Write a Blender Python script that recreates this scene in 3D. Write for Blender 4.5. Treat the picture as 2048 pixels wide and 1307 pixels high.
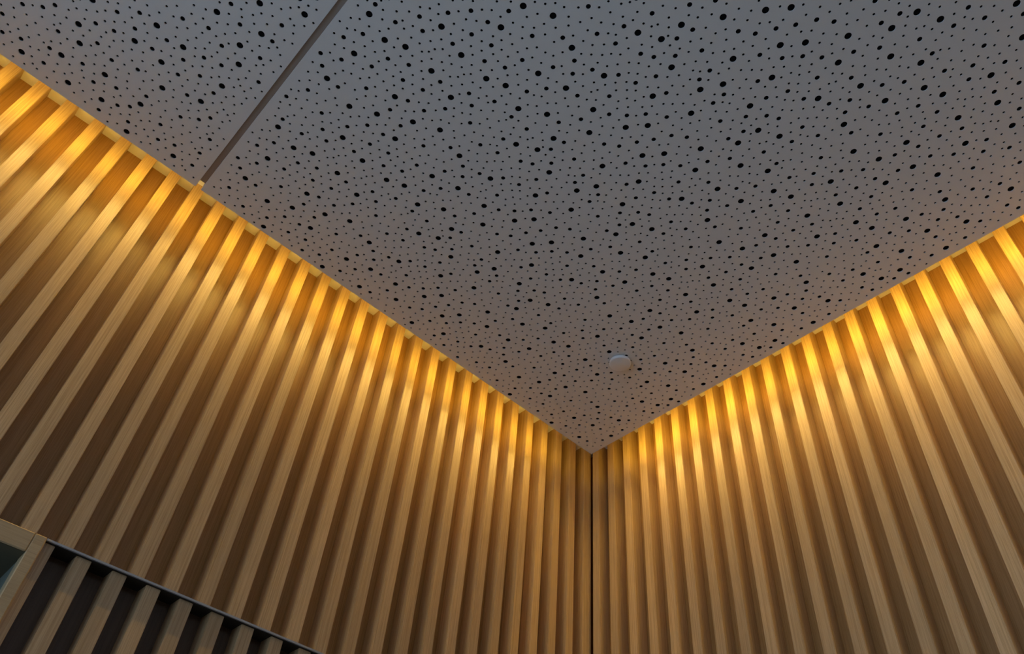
import bpy, bmesh, math, random
from mathutils import Matrix, Vector
from mathutils.geometry import delaunay_2d_cdt

# ------------------------------------------------------------------ scene set-up
# Plan unit U = batten pitch (9.6 cm). Origin: the point of the ceiling corner
# where the two straight edges of the perforated ceiling meet; x runs along the left
# wall (negative towards the viewer), y along the right wall, CZ = ceiling height.
U = 0.0961
CZ = 3.69
scene = bpy.context.scene
for o in list(bpy.data.objects):
    bpy.data.objects.remove(o, do_unlink=True)
col = scene.collection

# camera, solved from the batten tops, the rail and the periodic ceiling perforation
cam_data = bpy.data.cameras.new('camera')
cam = bpy.data.objects.new('camera', cam_data)
col.objects.link(cam)
AX = Vector((0.72784332, -0.68198530, 0.07169482))     # image right
AY = Vector((0.52339766, 0.48493638, -0.70063657))     # image down
AZ = Vector((0.44305641, 0.54747855, 0.70990722))      # forward
POS = Vector((-21.69755523 * U, -20.04786124 * U, CZ - 22.79583731 * U))
m = Matrix.Identity(4)
for r in range(3):
    m[r][0], m[r][1], m[r][2], m[r][3] = AX[r], -AY[r], -AZ[r], POS[r]
cam.matrix_world = m
cam_data.sensor_fit = 'HORIZONTAL'
cam_data.sensor_width = 36.0
cam_data.lens = 1552.666 * 36.0 / 2048.0
cam_data.shift_y = 38.61 / 2048.0
cam_data.clip_start = 0.02
scene.camera = cam

# daylight from the open, glazed side of the room (left and behind the viewer)
world = bpy.data.worlds.new('world')
scene.world = world
world.use_nodes = True
bg = world.node_tree.nodes['Background']
bg.inputs['Color'].default_value = (0.50, 0.73, 1.0, 1)
bg.inputs['Strength'].default_value = 1.85

scene.view_settings.view_transform = 'Standard'
scene.view_settings.look = 'None'
scene.view_settings.gamma = 1.0
scene.view_settings.exposure = 0.0
scene.view_settings.use_curve_mapping = False

# the two rows of each strip: lens angle, tilt towards the wall (degrees), watts per metre, colour
LED_BEAMS = ((120.0, 0.0, 2.75, (1.0, 0.71, 0.20)), (178.0, 140.0, 3.4, (1.0, 0.67, 0.05)))

# perforation of one 1200 x 500 mm repeat, x, y pairs in U: large, medium and small holes
TILE_L = [5.24,1.01,7.00,4.98,8.27,3.75,8.31,2.84,9.12,2.43,11.23,1.03,6.03,1.31,6.61,1.03,5.61,2.32,7.98,0.02,10.19,2.70,7.65,1.06,10.04,3.98,11.51,2.61,9.02,0.04,9.60,4.98,10.98,3.71,7.36,2.56,8.64,1.30,10.41,0.06,11.19,4.75,12.10,3.60,7.31,3.46,0.79,3.28,1.23,2.74,0.11,4.23,11.94,5.20,11.86,0.67,1.94,3.56,1.32,4.76,0.25,1.00,2.61,4.29,1.76,0.24,1.42,0.83,0.57,1.99,2.38,3.01,3.06,2.06,3.57,2.67,4.15,3.69,2.92,0.08,1.85,1.51,5.46,3.60,3.79,0.38,4.43,0.03,3.72,1.09,4.46,1.52,4.67,2.59,6.51,3.88]
TILE_M = [12.07,4.10,11.65,4.68,11.09,0.38,12.28,5.06,12.16,0.34,0.75,4.17,1.15,3.87,1.44,3.37,1.74,2.92,2.03,2.43,2.42,2.12,0.47,0.05,0.05,0.70,12.12,1.17,1.77,4.14,2.31,3.74,2.68,3.29,3.10,2.92,1.13,0.26,0.14,1.51,1.14,0.65,2.41,4.65,3.55,3.35,2.05,0.42,0.78,1.63,3.31,4.20,3.04,4.78,3.86,4.00,4.53,3.55,2.05,0.82,1.42,2.13,3.13,0.38,3.55,5.11,3.89,4.90,5.12,3.36,2.70,1.03,4.65,4.55,3.50,0.73,3.38,1.22,5.24,4.37,4.86,5.06,5.87,3.59,4.56,0.70,4.00,1.61,3.59,2.19,5.20,0.65,6.00,4.73,6.35,0.01,6.88,4.53,5.94,0.65,6.68,0.28,5.45,1.63,5.09,2.13,4.25,2.65,7.79,4.52,7.57,5.14,6.45,1.71,5.44,2.76,4.86,3.05,7.03,1.41,6.24,2.27,8.61,4.86,7.20,1.93,8.07,1.14,6.54,2.98,7.85,1.74,7.32,4.01,8.11,3.24,7.89,3.91,8.43,4.35,9.10,3.28,9.65,1.53,10.41,1.89,10.80,1.19,9.78,2.68,11.01,1.70,11.77,1.38,9.19,4.57,9.40,4.02,10.22,3.52,10.53,2.92,10.79,3.24,11.12,2.73,11.80,2.28,12.36,2.08,8.96,0.79,10.20,4.65,10.56,4.15,11.41,3.63,12.12,2.94,9.71,0.42,7.74,2.37,9.29,1.04,7.52,3.03,8.32,2.27,8.76,1.73,10.45,0.42,0.08,3.35,0.50,2.98,0.88,2.53]
TILE_S = [11.14,0.03,11.45,5.02,11.52,0.12,11.87,4.88,12.10,4.74,11.97,4.48,12.31,4.41,12.36,3.94,0.23,3.78,0.39,4.05,0.67,3.80,0.52,3.57,0.44,3.26,0.99,2.94,1.40,2.46,1.78,2.17,2.10,1.74,2.09,2.06,2.47,1.75,1.70,2.56,1.37,3.09,1.16,3.39,0.99,3.61,2.74,1.91,11.45,0.47,11.37,0.63,11.74,0.30,0.01,4.76,0.45,4.39,0.34,4.66,11.92,0.47,11.58,0.83,0.17,5.05,0.02,0.12,0.48,4.92,0.71,4.56,1.10,4.24,1.40,4.13,1.49,3.75,1.79,3.85,1.81,3.25,2.02,2.92,2.20,2.70,2.51,2.51,2.79,2.26,2.67,2.73,2.95,2.51,2.19,3.35,3.31,2.35,2.74,3.03,3.20,2.65,11.85,1.01,12.18,0.61,12.46,0.47,12.24,0.88,0.23,0.35,0.76,5.07,0.95,4.81,1.09,4.56,1.42,4.47,1.70,4.47,1.19,5.05,0.86,0.15,0.61,0.38,0.44,0.67,12.43,1.17,2.05,4.01,2.47,3.50,3.07,3.24,2.87,3.51,2.57,3.85,2.37,4.07,2.19,4.37,1.99,4.57,1.77,4.80,1.48,5.02,1.39,0.13,0.95,0.48,0.78,0.61,0.60,1.00,0.40,1.28,0.94,0.85,1.34,0.47,1.85,5.15,2.12,4.86,2.80,4.09,2.88,3.81,3.10,3.67,3.23,3.42,3.46,3.02,3.75,2.96,3.95,2.77,4.04,3.03,3.96,3.21,3.54,3.61,3.32,3.85,3.12,4.04,2.95,4.38,2.71,4.60,2.46,4.93,2.21,5.16,0.47,1.69,0.72,1.35,0.97,1.12,1.06,1.42,1.34,1.13,1.85,0.62,2.25,0.23,2.58,0.08,2.78,5.00,3.24,4.54,3.53,4.01,3.75,3.76,3.92,3.49,4.21,3.31,4.36,2.99,4.62,2.92,4.64,3.24,3.49,4.42,3.69,4.25,1.80,0.96,2.23,0.60,2.41,0.47,2.74,0.41,3.24,5.11,3.42,4.82,3.72,4.66,3.93,4.47,4.13,4.19,4.31,3.93,4.58,3.80,4.84,3.47,1.70,1.26,1.42,1.48,1.20,1.72,1.00,1.92,0.81,2.22,1.48,1.82,1.13,2.28,1.77,1.82,1.99,1.24,2.33,0.93,2.58,0.70,2.42,1.21,2.23,1.48,2.95,0.74,3.22,0.61,3.49,0.44,3.42,0.20,3.82,0.05,4.09,5.08,4.28,4.72,4.31,4.46,4.50,4.27,4.67,4.06,4.91,3.84,5.14,3.64,5.10,4.05,4.87,4.30,5.38,3.95,2.69,1.37,3.01,1.24,3.15,0.97,4.55,4.90,2.84,1.64,3.17,1.54,3.73,0.62,4.09,0.20,3.92,0.79,4.21,0.62,4.30,0.43,4.53,0.32,4.82,0.17,5.10,0.03,4.84,4.74,5.04,4.61,5.13,4.90,5.71,3.85,5.51,4.26,6.02,3.97,5.85,4.27,5.70,4.56,5.41,4.68,5.44,5.06,4.90,0.40,4.15,0.97,4.21,1.26,4.52,1.05,3.79,1.41,3.57,1.56,3.36,1.88,3.69,1.81,3.88,2.07,4.26,1.81,4.69,1.33,4.85,1.04,4.96,0.72,5.26,0.44,5.40,0.25,5.71,0.04,5.77,4.92,6.19,4.52,6.20,4.14,6.49,4.24,6.75,4.16,6.53,4.53,6.42,4.81,6.19,4.98,6.04,0.11,5.77,0.37,5.46,0.62,5.61,0.86,6.06,0.46,6.70,4.76,7.07,4.28,6.65,5.06,7.38,4.30,7.21,4.65,6.89,0.04,6.38,0.37,6.24,0.62,5.91,0.95,5.76,1.20,5.45,1.31,5.12,1.33,4.91,1.49,4.73,1.81,4.54,2.00,4.20,2.19,3.96,2.43,4.46,2.32,5.01,1.83,5.21,1.70,5.79,1.60,4.81,2.23,5.40,2.03,5.71,1.90,5.02,2.51,5.29,2.40,5.06,2.83,5.28,2.96,5.78,2.60,5.90,2.16,6.09,2.53,5.68,3.02,5.92,2.92,5.56,3.28,5.96,3.33,6.21,2.85,6.40,2.62,6.51,2.34,6.79,2.40,6.63,2.03,6.91,2.05,6.30,1.98,6.04,1.82,6.23,1.59,6.37,1.29,6.68,1.37,6.74,1.71,6.99,1.77,7.32,1.58,7.50,1.83,7.11,2.27,6.93,1.10,7.24,1.03,7.41,0.76,7.43,1.28,7.63,1.45,7.94,1.42,7.06,0.79,7.21,0.64,6.85,0.64,6.56,0.68,6.29,0.99,7.04,0.35,7.29,0.45,7.46,0.28,7.24,0.08,7.34,4.95,7.52,4.61,7.70,4.85,8.01,4.80,8.33,4.68,8.22,4.97,7.74,0.29,7.70,0.61,7.95,0.45,7.90,0.78,8.18,0.79,8.36,0.62,8.44,0.43,8.58,0.27,8.24,0.30,8.41,0.03,8.72,5.16,8.80,0.43,8.61,0.72,8.40,0.99,6.31,3.28,6.71,2.74,7.37,2.16,8.31,1.32,7.05,2.56,6.94,3.94,7.18,3.76,7.53,3.76,7.74,3.57,7.68,3.28,7.97,3.00,8.05,3.53,8.43,3.40,7.63,4.12,7.92,4.22,8.14,4.46,8.28,4.11,8.60,3.70,8.54,4.02,8.74,4.23,8.85,3.88,8.94,3.54,8.72,3.29,8.97,3.07,8.60,2.99,8.76,2.71,8.47,2.52,8.72,2.35,9.10,2.78,9.34,2.98,9.44,3.43,9.25,3.66,9.13,3.94,9.02,4.25,8.65,4.51,8.96,4.91,8.90,4.57,9.35,4.30,9.75,4.11,9.56,3.75,9.87,3.68,9.73,3.36,10.36,3.87,9.94,4.37,9.61,4.46,9.41,4.69,9.27,4.99,10.26,4.25,9.86,4.68,9.35,0.09,9.09,0.39,6.68,3.21,6.92,2.98,6.54,3.50,7.22,2.88,7.04,3.30,6.88,3.58,7.59,2.75,7.72,2.06,8.02,2.16,8.26,1.96,8.43,1.62,8.13,1.65,8.76,1.02,9.00,1.20,8.95,1.51,9.28,0.69,9.41,0.46,9.59,0.59,9.74,0.12,9.89,5.07,10.20,4.97,10.44,4.58,10.64,4.44,10.93,4.47,10.76,4.78,10.53,4.95,10.04,0.22,10.19,0.46,9.89,0.69,9.61,0.95,9.46,1.29,9.24,1.45,9.12,1.74,8.58,1.99,8.11,2.52,7.90,2.71,8.91,2.13,9.17,2.03,9.47,1.75,9.89,1.33,9.95,1.03,10.26,0.82,10.40,0.62,10.70,0.36,10.80,0.04,10.96,4.95,10.76,0.65,10.22,1.20,10.57,1.03,9.96,1.69,9.46,2.13,10.85,0.89,10.25,1.58,10.54,1.36,9.81,2.00,9.64,2.31,9.42,2.62,10.14,2.01,9.95,2.42,9.69,2.95,10.09,2.99,9.97,3.26,10.28,2.32,10.56,2.21,10.79,1.96,10.63,1.65,10.82,1.52,11.12,1.36,11.39,1.53,11.58,1.18,11.14,0.74,10.52,2.63,10.75,2.43,10.99,2.21,11.15,2.00,11.36,1.82,11.73,1.80,11.95,1.61,12.24,1.46,11.53,2.08,11.35,2.34,11.07,2.47,10.82,2.80,10.38,3.31,10.59,3.45,11.02,3.03,11.03,3.36,11.30,3.29,11.45,2.97,11.75,2.78,11.92,2.51,12.14,2.26,11.97,2.02,12.18,1.85,12.43,1.74,0.23,1.91,0.06,2.24,12.35,2.42,12.12,2.66,11.71,3.06,11.62,3.24,11.71,3.51,11.92,3.32,12.21,3.26,12.44,2.85,0.07,2.60,0.30,2.47,0.39,2.20,0.62,2.45,0.31,2.77,0.11,3.04,11.70,3.85,11.46,4.08,11.20,3.96,10.84,4.04,10.63,3.77,11.12,4.28,11.40,4.47,11.78,4.21,12.47,3.62,0.71,2.78]

# ------------------------------------------------------------------ measures (in U)
EL, ER = 1.80, 1.75      # gap between ceiling edge and batten fronts, left / right wall
DEP = 0.63               # batten depth
SOF = 2.27               # underside of the light cove above the ceiling face
PT = 0.14                # ceiling board thickness
BW = 0.41                # batten width
RAIL_T, RAIL_B = -12.765, -12.82
REC = 0.12               # setback of the lower battens behind the rail
SEAM = (-20.64, -20.43)  # joint between the two ceiling boards
XMIN, YMIN = -100.0, -56.0
FLOOR = -CZ / U

def V(x, y, z):
    return Vector((x * U, y * U, CZ + z * U))

# ------------------------------------------------------------------ helpers
def tag(o, label=None, cat=None, kind=None, group=None):
    if label: o['label'] = label
    if cat: o['category'] = cat
    if kind: o['kind'] = kind
    if group: o['group'] = group
    return o

def obj(name, mesh, mat=None, parent=None, loc=None):
    o = bpy.data.objects.new(name, mesh)
    col.objects.link(o)
    if mat and not mesh.materials:
        mesh.materials.append(mat)
    if loc is not None:
        o.location = loc
    if parent:
        o.parent = parent
    return o

def box_bm(bm, a, b, bev=0.0):
    """axis-aligned box from corner a to corner b (metres), optional chamfered edges"""
    vs = [bm.verts.new((x, y, z)) for x in (a[0], b[0]) for y in (a[1], b[1]) for z in (a[2], b[2])]
    fs = [(0, 1, 3, 2), (4, 6, 7, 5), (0, 4, 5, 1), (2, 3, 7, 6), (0, 2, 6, 4), (1, 5, 7, 3)]
    new = [bm.faces.new([vs[i] for i in f]) for f in fs]
    if bev:
        es = list({e for f in new for e in f.edges})
        bmesh.ops.bevel(bm, geom=es, offset=bev, segments=1, affect='EDGES')

def finish(bm, name, mat=None):
    bmesh.ops.recalc_face_normals(bm, faces=bm.faces[:])
    me = bpy.data.meshes.new(name)
    bm.to_mesh(me); bm.free()
    if mat: me.materials.append(mat)
    return me

def boxes(name, mat, pairs, bev=0.0):
    bm = bmesh.new()
    for a, b in pairs:
        box_bm(bm, V(*a), V(*b), bev)
    return finish(bm, name, mat)

# ------------------------------------------------------------------ materials
def new_mat(name):
    mt = bpy.data.materials.new(name)
    mt.use_nodes = True
    nt = mt.node_tree
    return mt, nt, nt.nodes['Principled BSDF']

def plain(name, color, rough=0.6, noise=0.05, scale=30.0, metallic=0.0, spec=0.5):
    mt, nt, b = new_mat(name)
    tc = nt.nodes.new('ShaderNodeTexCoord')
    nz = nt.nodes.new('ShaderNodeTexNoise')
    nz.inputs['Scale'].default_value = scale
    nz.inputs['Detail'].default_value = 4
    nt.links.new(tc.outputs['Object'], nz.inputs['Vector'])
    mr = nt.nodes.new('ShaderNodeMapRange')
    mr.inputs['To Min'].default_value = 1 - noise
    mr.inputs['To Max'].default_value = 1 + noise
    nt.links.new(nz.outputs['Fac'], mr.inputs['Value'])
    mx = nt.nodes.new('ShaderNodeVectorMath'); mx.operation = 'SCALE'
    mx.inputs[0].default_value = color
    nt.links.new(mr.outputs['Result'], mx.inputs['Scale'])
    nt.links.new(mx.outputs['Vector'], b.inputs['Base Color'])
    b.inputs['Roughness'].default_value = rough
    b.inputs['Metallic'].default_value = metallic
    b.inputs['Specular IOR Level'].default_value = spec
    return mt

def wood(name, color, dark, rough=0.42, axis='Z', grain=1.0, coat=0.0):
    """ash veneer: long pores along the board, growth-ring bands, tone changing from board to board"""
    mt, nt, b = new_mat(name)
    N, Lk = nt.nodes, nt.links
    tc = N.new('ShaderNodeTexCoord')
    oi = N.new('ShaderNodeObjectInfo')
    off = N.new('ShaderNodeVectorMath'); off.operation = 'SCALE'
    off.inputs[0].default_value = (17.3, 9.1, 41.7)
    Lk.new(oi.outputs['Random'], off.inputs['Scale'])
    add = N.new('ShaderNodeVectorMath'); add.operation = 'ADD'
    Lk.new(tc.outputs['Object'], add.inputs[0]); Lk.new(off.outputs['Vector'], add.inputs[1])
    def stretched(sl, sx, detail, rgh=0.6, dist=0.0):
        mp = N.new('ShaderNodeMapping')
        s = [sx, sx, sx]; s['XYZ'.index(axis)] = sl
        mp.inputs['Scale'].default_value = s
        Lk.new(add.outputs['Vector'], mp.inputs['Vector'])
        n = N.new('ShaderNodeTexNoise')
        n.inputs['Scale'].default_value = 1.0
        n.inputs['Detail'].default_value = detail
        n.inputs['Roughness'].default_value = rgh
        n.inputs['Distortion'].default_value = dist
        Lk.new(mp.outputs['Vector'], n.inputs['Vector'])
        return n
    pores = stretched(11.0, 950.0, 2.0, 0.6)
    rings = stretched(1.3, 260.0, 3.0, 0.6, 0.25)
    tone = stretched(0.6, 9.0, 2.0)
    ramp = N.new('ShaderNodeMapRange')
    ramp.inputs['From Min'].default_value = 0.42; ramp.inputs['From Max'].default_value = 0.66
    Lk.new(pores.outputs['Fac'], ramp.inputs['Value'])
    r2 = N.new('ShaderNodeMapRange')
    r2.inputs['From Min'].default_value = 0.40; r2.inputs['From Max'].default_value = 0.68
    Lk.new(rings.outputs['Fac'], r2.inputs['Value'])
    sm = N.new('ShaderNodeMath'); sm.operation = 'MULTIPLY_ADD'
    Lk.new(ramp.outputs['Result'], sm.inputs[0]); sm.inputs[1].default_value = 0.40 * grain
    mul = N.new('ShaderNodeMath'); mul.operation = 'MULTIPLY'
    Lk.new(r2.outputs['Result'], mul.inputs[0]); mul.inputs[1].default_value = 0.42 * grain
    Lk.new(mul.outputs[0], sm.inputs[2])
    mix = N.new('ShaderNodeMix'); mix.data_type = 'RGBA'
    mix.inputs['A'].default_value = (*color, 1); mix.inputs['B'].default_value = (*dark, 1)
    Lk.new(sm.outputs[0], mix.inputs['Factor'])
    # board-to-board tone
    tmr = N.new('ShaderNodeMapRange')
    tmr.inputs['To Min'].default_value = 0.90; tmr.inputs['To Max'].default_value = 1.08
    Lk.new(oi.outputs['Random'], tmr.inputs['Value'])
    tm2 = N.new('ShaderNodeMapRange')
    tm2.inputs['From Min'].default_value = 0.3; tm2.inputs['From Max'].default_value = 0.7
    tm2.inputs['To Min'].default_value = 0.94; tm2.inputs['To Max'].default_value = 1.06
    Lk.new(tone.outputs['Fac'], tm2.inputs['Value'])
    tml = N.new('ShaderNodeMath'); tml.operation = 'MULTIPLY'
    Lk.new(tmr.outputs['Result'], tml.inputs[0]); Lk.new(tm2.outputs['Result'], tml.inputs[1])
    sc = N.new('ShaderNodeVectorMath'); sc.operation = 'SCALE'
    Lk.new(mix.outputs['Result'], sc.inputs[0]); Lk.new(tml.outputs[0], sc.inputs['Scale'])
    Lk.new(sc.outputs['Vector'], b.inputs['Base Color'])
    b.inputs['Roughness'].default_value = rough
    b.inputs['Coat Weight'].default_value = coat
    b.inputs['Coat Roughness'].default_value = 0.35
    bp = N.new('ShaderNodeBump')
    bp.inputs['Strength'].default_value = 0.06
    bp.inputs['Distance'].default_value = 0.0006
    bp.invert = True
    Lk.new(sm.outputs[0], bp.inputs['Height'])
    Lk.new(bp.outputs['Normal'], b.inputs['Normal'])
    return mt

M = {}
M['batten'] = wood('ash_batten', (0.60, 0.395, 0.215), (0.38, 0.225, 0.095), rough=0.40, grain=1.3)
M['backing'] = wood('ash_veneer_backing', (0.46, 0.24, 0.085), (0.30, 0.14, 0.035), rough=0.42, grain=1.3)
M['backing_low'] = wood('dark_lower_backing', (0.13, 0.065, 0.03), (0.07, 0.03, 0.012), rough=0.5)  # lower boards, much darker than the upper ones
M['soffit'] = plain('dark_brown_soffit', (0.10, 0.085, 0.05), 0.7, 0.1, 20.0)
M['frame_h'] = wood('ash_frame_horizontal', (0.55, 0.39, 0.22), (0.40, 0.27, 0.14), rough=0.5, axis='X')
M['frame_v'] = wood('ash_frame_vertical', (0.55, 0.39, 0.22), (0.40, 0.27, 0.14), rough=0.5, axis='Z')
M['board'] = plain('perforated_board_paint', (0.80, 0.80, 0.80), 0.75, 0.03, 12.0, spec=0.3)
M['fleece'] = plain('black_acoustic_fleece', (0.006, 0.006, 0.007), 0.95, 0.2, 300.0, spec=0.1)
M['cream'] = plain('cove_white_paint', (0.92, 0.88, 0.90), 0.7, 0.03, 15.0, spec=0.3)
M['channel'] = plain('joint_channel_brown', (0.50, 0.40, 0.33), 0.6, 0.05, 20.0)
M['rail'] = plain('grey_rail', (0.34, 0.35, 0.40), 0.4, 0.05, 60.0)
M['shadow'] = plain('black_recess_shade', (0.03, 0.025, 0.02), 0.8, 0.2, 40.0, spec=0.2)  # flat black for the shade under the rail and behind the boards
M['lining'] = plain('pale_lining_laminate', (0.15, 0.165, 0.135), 0.6, 0.03, 10.0)
M['plaster'] = plain('grey_plaster', (0.40, 0.40, 0.40), 0.85, 0.03, 8.0)
M['floor'] = plain('grey_vinyl_floor', (0.36, 0.35, 0.34), 0.5, 0.08, 5.0)
M['plastic'] = plain('white_enamel_cover', (0.88, 0.89, 0.90), 0.3, 0.02, 40.0)
M['alu'] = plain('aluminium_led_profile', (0.75, 0.74, 0.72), 0.35, 0.03, 60.0, metallic=1.0)

# ------------------------------------------------------------------ ceiling
ceiling = obj('ceiling', boxes('ceiling', M['cream'], [((XMIN, YMIN, SOF), (4.0, 4.0, SOF + 1.5))]))
tag(ceiling, 'white ceiling slab above the perforated grey boards', 'ceiling', 'structure')

random.seed(7)
RAD = {'L': 0.102, 'M': 0.074, 'S': 0.040}
SEG = {'L': 20, 'M': 16, 'S': 10}
TX, TY = 12.4906, 5.2          # the perforation repeats every 1200 x 500 mm
HOLE_DEPTH = 0.036

def tile_points():
    for k, arr in (('L', TILE_L), ('M', TILE_M), ('S', TILE_S)):
        for i in range(0, len(arr), 2):
            yield k, arr[i], arr[i + 1]

def perforated_panel(x0, x1, y0, y1, rx0, ry0, turned):
    """bottom face with every hole cut out, hole walls, edges and top; rx0, ry0 bound the perforated part in view"""
    holes = []
    for k, a, b in tile_points():
        r = RAD[k]
        for n in range(-8, 9):
            for q in range(-8, 9):
                if turned:
                    x = -(b + q * TY - 0.06); y = a + n * TX - 11.8
                else:
                    x = a + n * TX; y = b + q * TY
                mg = r + 0.10
                if x < max(x0 + mg, rx0) or x > x1 - mg or y < max(y0 + mg, ry0) or y > y1 - mg:
                    continue
                holes.append((x, y, r, SEG[k]))
    pts = [(x0, y0), (x1, y0), (x1, y1), (x0, y1)]
    faces = [[0, 1, 2, 3]]
    rings = []
    for x, y, r, s in holes:
        st = len(pts)
        pts += [(x + r * math.cos(2 * math.pi * i / s), y + r * math.sin(2 * math.pi * i / s)) for i in range(s)]
        faces.append(list(range(st, st + s)))
        rings.append((st, s))
    vo, eo, fo, ov, oe, of = delaunay_2d_cdt([Vector(q) for q in pts], [], faces, 1, 1e-6)
    tris = [f for f, src in zip(fo, of) if all(i == 0 for i in src)]
    verts = [tuple(V(q.x, q.y, 0)) for q in vo]
    where = {}
    for i, src in enumerate(ov):
        for j in src: where[j] = i
    out = [tuple(f) for f in tris]
    # hole walls
    for st, s in rings:
        base = len(verts)
        for i in range(s):
            q = pts[st + i]
            verts.append(tuple(V(q[0], q[1], HOLE_DEPTH)))
        for i in range(s):
            j = (i + 1) % s
            out.append((where[st + i], where[st + j], base + j, base + i))
    # board edges and top
    base = len(verts)
    for q in pts[:4]: verts.append(tuple(V(q[0], q[1], PT)))
    for i in range(4):
        j = (i + 1) % 4
        out.append((where[i], where[j], base + j, base + i))
    out.append((base, base + 1, base + 2, base + 3))
    me = bpy.data.meshes.new('ceiling_panel')
    me.from_pydata(verts, [], out)
    me.materials.append(M['board'])
    me.update()
    return me

pan_r = obj('ceiling_panel', perforated_panel(SEAM[1], 0, YMIN, 0, SEAM[1], -27.0, False), parent=ceiling)
pan_l = obj('ceiling_panel', perforated_panel(XMIN, SEAM[0], YMIN, 0, -33.0, -13.0, True), parent=ceiling)
for x0, x1 in ((SEAM[1] + 0.02, -0.02), (XMIN, SEAM[0] - 0.02)):
    obj('acoustic_fleece', boxes('acoustic_fleece', M['fleece'], [((x0, YMIN, HOLE_DEPTH + 0.004), (x1, -0.02, HOLE_DEPTH + 0.02))]), parent=ceiling)
# channel above the open joint, and unseen upstands added to hold light in the cove
obj('joint_channel', boxes('joint_channel', M['channel'], [((SEAM[0] - 0.1, YMIN, 0.17), (SEAM[1] + 0.1, -0.22, 0.22)),
    ((SEAM[0] - 0.1, YMIN, PT + 0.005), (SEAM[0] - 0.02, -0.30, 0.17)), ((SEAM[1] + 0.02, YMIN, PT + 0.005), (SEAM[1] + 0.1, -0.30, 0.17))]), parent=ceiling)
for a, b in (((XMIN, -0.03, PT), (SEAM[0], 0, SOF)), ((SEAM[1], -0.03, PT), (0, 0, SOF)), ((-0.03, YMIN, PT), (0, -0.03, SOF))):
    obj('cove_light_stop', boxes('cove_light_stop', M['cream'], [(a, b)]), parent=ceiling)

# ------------------------------------------------------------------ walls
YB, XB = EL + DEP, ER + DEP                 # planes of the backing boards
BT = 0.15                                   # backing board thickness
wall_left = obj('wall_left', boxes('wall_left', M['shadow'], [
    ((XMIN, YB + BT, RAIL_T), (XB + 1.2, YB + BT + 1.0, SOF)),
    ((-19.06, YB + REC + BT, FLOOR), (XB + 1.2, YB + REC + BT + 1.0, RAIL_T))]))
tag(wall_left, 'timber wall of vertical light ash battens left of the corner, crossed by a thin dark rail', 'wall', 'structure')
wall_right = obj('wall_right', boxes('wall_right', M['shadow'], [((XB + BT, YMIN, FLOOR), (XB + BT + 1.0, YB, SOF))]))
tag(wall_right, 'timber wall of tall vertical light ash battens right of the corner', 'wall', 'structure')

def prism(name, w, d, h, mat, bev=0.018):
    bm = bmesh.new()
    box_bm(bm, Vector((0, 0, 0)), Vector((w * U, d * U, h * U)), 0)
    es = [e for e in bm.edges if abs(e.verts[0].co.z - e.verts[1].co.z) > 1e-4]
    bmesh.ops.bevel(bm, geom=es, offset=bev * U, segments=2, affect='EDGES')
    return finish(bm, name, mat)

# measured deviations of the upper battens from an even pitch (they are set by hand)
DEV = {27: 0.03, 26: 0.015, 25: -0.02, 24: -0.03, 23: -0.045, 22: -0.045, 21: -0.01, 20: 0.015, 19: 0.03, 18: 0.045, 17: 0.025, 16: 0.02}
A_L, B_R = -0.4064, 1.8789
up_mesh = prism('batten', BW, DEP, SOF - RAIL_T, M['batten'])
def left_edge(k): return -(A_L + k) - DEV.get(k, 0.0)
KS = list(range(-1, 34))
for k in KS:
    x = left_edge(k)
    me = up_mesh if k > -1 else prism('batten', 0.52, DEP, SOF - RAIL_T, M['batten'])   # the wider corner batten
    obj('batten', me, None, wall_left, V(x, EL, RAIL_T))
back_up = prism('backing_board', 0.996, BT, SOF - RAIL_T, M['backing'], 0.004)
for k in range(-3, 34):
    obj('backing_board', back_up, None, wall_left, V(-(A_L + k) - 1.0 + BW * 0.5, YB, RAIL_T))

# lower field, set back under the rail
LOWX = -18.05
low_mesh = prism('batten', 0.42, DEP, RAIL_B - FLOOR, M['batten'])
for i in range(-1, 22):
    x = LOWX + i * 1.0
    if x + 0.42 > ER: break
    obj('batten', low_mesh, None, wall_left, V(x, EL + REC, FLOOR))
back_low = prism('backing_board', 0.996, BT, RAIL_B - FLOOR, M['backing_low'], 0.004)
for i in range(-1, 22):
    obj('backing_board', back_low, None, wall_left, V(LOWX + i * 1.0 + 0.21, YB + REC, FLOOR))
obj('rail', boxes('rail', M['rail'], [((-18.91, EL - 0.01, RAIL_B), (ER, YB, RAIL_T))]), None, wall_left)
obj('rail_shadow_board', boxes('rail_shadow_board', M['shadow'], [((-18.91, EL + 0.05, RAIL_B - 0.012), (ER, YB + REC, RAIL_B))]), None, wall_left)  # thin black sheet, paints the shade on the underside of the rail

rt_mesh_h = SOF - FLOOR
bmx = prism('batten', DEP, BW, rt_mesh_h, M['batten'])
for k in range(-3, 32):
    y = -(B_R + k)
    obj('batten', bmx, None, wall_right, V(ER, y, FLOOR))
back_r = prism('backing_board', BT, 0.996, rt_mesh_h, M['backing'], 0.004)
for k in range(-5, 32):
    obj('backing_board', back_r, None, wall_right, V(XB, -(B_R + k) - 1.0 + BW * 0.5, FLOOR))

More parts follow.
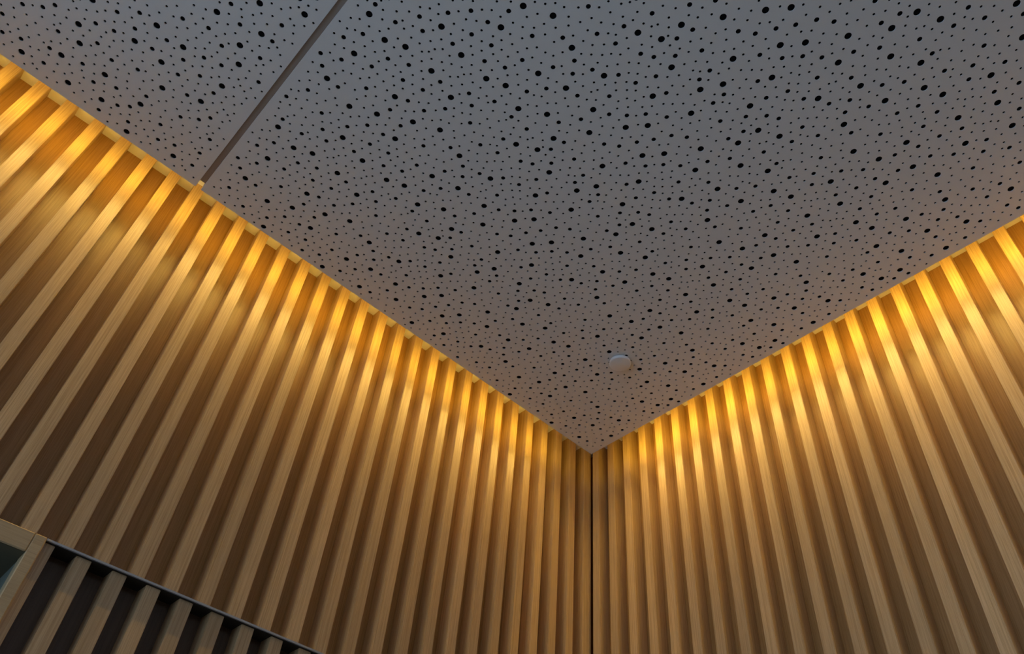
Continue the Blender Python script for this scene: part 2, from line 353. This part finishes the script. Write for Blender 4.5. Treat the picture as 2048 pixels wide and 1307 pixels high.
# ------------------------------------------------------------------ doorway at the lower left
door = obj('door_1', boxes('door_1', M['lining'], [((-19.20, EL + 0.02, FLOOR), (-19.06, EL + 3.6, -13.15)),
                                                  ((-31.0, EL + 3.5, FLOOR), (-19.20, EL + 3.6, -13.15))]))
tag(door, 'recessed opening in light ash frame below the battens at lower left', 'doorway', 'structure')
obj('lintel', boxes('lintel', M['frame_h'], [((-31.0, EL - 0.04, -13.30), (-19.225, EL + 0.03, RAIL_T))], 0.0025), None, door)
obj('jamb', boxes('jamb', M['frame_h'], [((-19.22, EL - 0.04, FLOOR), (-18.915, EL + 0.55, RAIL_T + 0.005))], 0.0025), None, door)
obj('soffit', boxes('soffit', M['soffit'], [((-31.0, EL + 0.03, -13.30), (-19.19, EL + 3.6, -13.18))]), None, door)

# ------------------------------------------------------------------ rest of the room (outside the frame)
fl = obj('floor', boxes('floor', M['floor'], [((XMIN, YMIN, FLOOR - 1.0), (XB + 1.2, YB + 5.0, FLOOR))]))
tag(fl, 'grey floor of the room', 'floor', 'structure')
wb = obj('wall_back', boxes('wall_back', M['plaster'], [((XMIN, YMIN - 1.0, FLOOR), (XB + 1.2, YMIN, -4.0))]))  # unseen wall, upper part left out so daylight reaches the ceiling
tag(wb, 'plain grey plaster wall behind the viewer, top opened to admit daylight', 'wall', 'structure')

# ------------------------------------------------------------------ round cover on the ceiling
def lathe(name, prof, mat, seg=64):
    bm = bmesh.new(); rings = []
    for r, z in prof:
        if r == 0: rings.append([bm.verts.new((0, 0, z * U))])
        else: rings.append([bm.verts.new((r * U * math.cos(2 * math.pi * i / seg), r * U * math.sin(2 * math.pi * i / seg), z * U)) for i in range(seg)])
    for a, b in zip(rings, rings[1:]):
        for i in range(seg):
            j = (i + 1) % seg
            if len(a) == 1: bm.faces.new((a[0], b[j], b[i]))
            elif len(b) == 1: bm.faces.new((a[i], a[j], b[0]))
            else: bm.faces.new((a[i], a[j], b[j], b[i]))
    me = finish(bm, name, mat)
    for pl in me.polygons: pl.use_smooth = True
    return me

cover = bpy.data.objects.new('sprinkler_cover', None)
col.objects.link(cover)
cover.location = V(-3.79, -5.13, 0)
tag(cover, 'small round white cover plate on the perforated ceiling near the corner', 'cover plate')
pl = obj('cover_plate', lathe('cover_plate', [(0, -0.175), (0.40, -0.172), (0.438, -0.160), (0.447, -0.135), (0.447, -0.045), (0.42, -0.04), (0, -0.04)], M['plastic']), None, cover)
obj('neck', lathe('neck', [(0, 0.0), (0.36, 0.0), (0.36, -0.045), (0, -0.045)], M['plastic']), None, cover)

# ------------------------------------------------------------------ LED strips hidden in the cove
def led(a, b, label, side, gain):
    """aluminium profile with its light, lying along a-b just under the top of the cove"""
    pa, pb = V(*a), V(*b)
    L = (pb - pa).length
    mid = (pa + pb) * 0.5
    ang = math.atan2(pb.y - pa.y, pb.x - pa.x)
    bm = bmesh.new()
    box_bm(bm, Vector((-L / 2, -0.005, 0)), Vector((L / 2, 0.005, 0.007)))
    o = obj('led_strip', finish(bm, 'led_strip', M['alu']), None, None, mid)
    o.rotation_euler = (0, 0, ang)
    tag(o, label, 'light strip')
    for angle, tilt, watts, tint in LED_BEAMS:
        ld = bpy.data.lights.new('led_light', 'AREA')
        ld.shape = 'RECTANGLE'
        ld.size, ld.size_y = L, 0.008
        ld.color = tint
        ld.energy = watts * gain * L
        ld.spread = math.radians(angle)
        lo = bpy.data.objects.new('led_light', ld)
        col.objects.link(lo)
        lo.parent = o
        lo.location = (0, 0, -0.002)
        lo.rotation_euler = (side * math.radians(tilt), 0, 0)
    return o

led((-34.0, 0.12, 0.36), (-20.80, 0.12, 0.36), 'warm LED strip in the left wall cove, on the near side of the ceiling joint', 1, 1.0)
led((-20.27, 0.12, 0.36), (-1.2, 0.12, 0.36), 'warm LED strip in the left wall cove, from the ceiling joint to the corner', 1, 1.0)
led((0.12, -32.0, 0.36), (0.12, -1.2, 0.36), 'warm LED strip in the cove above the right batten wall', -1, 1.3)
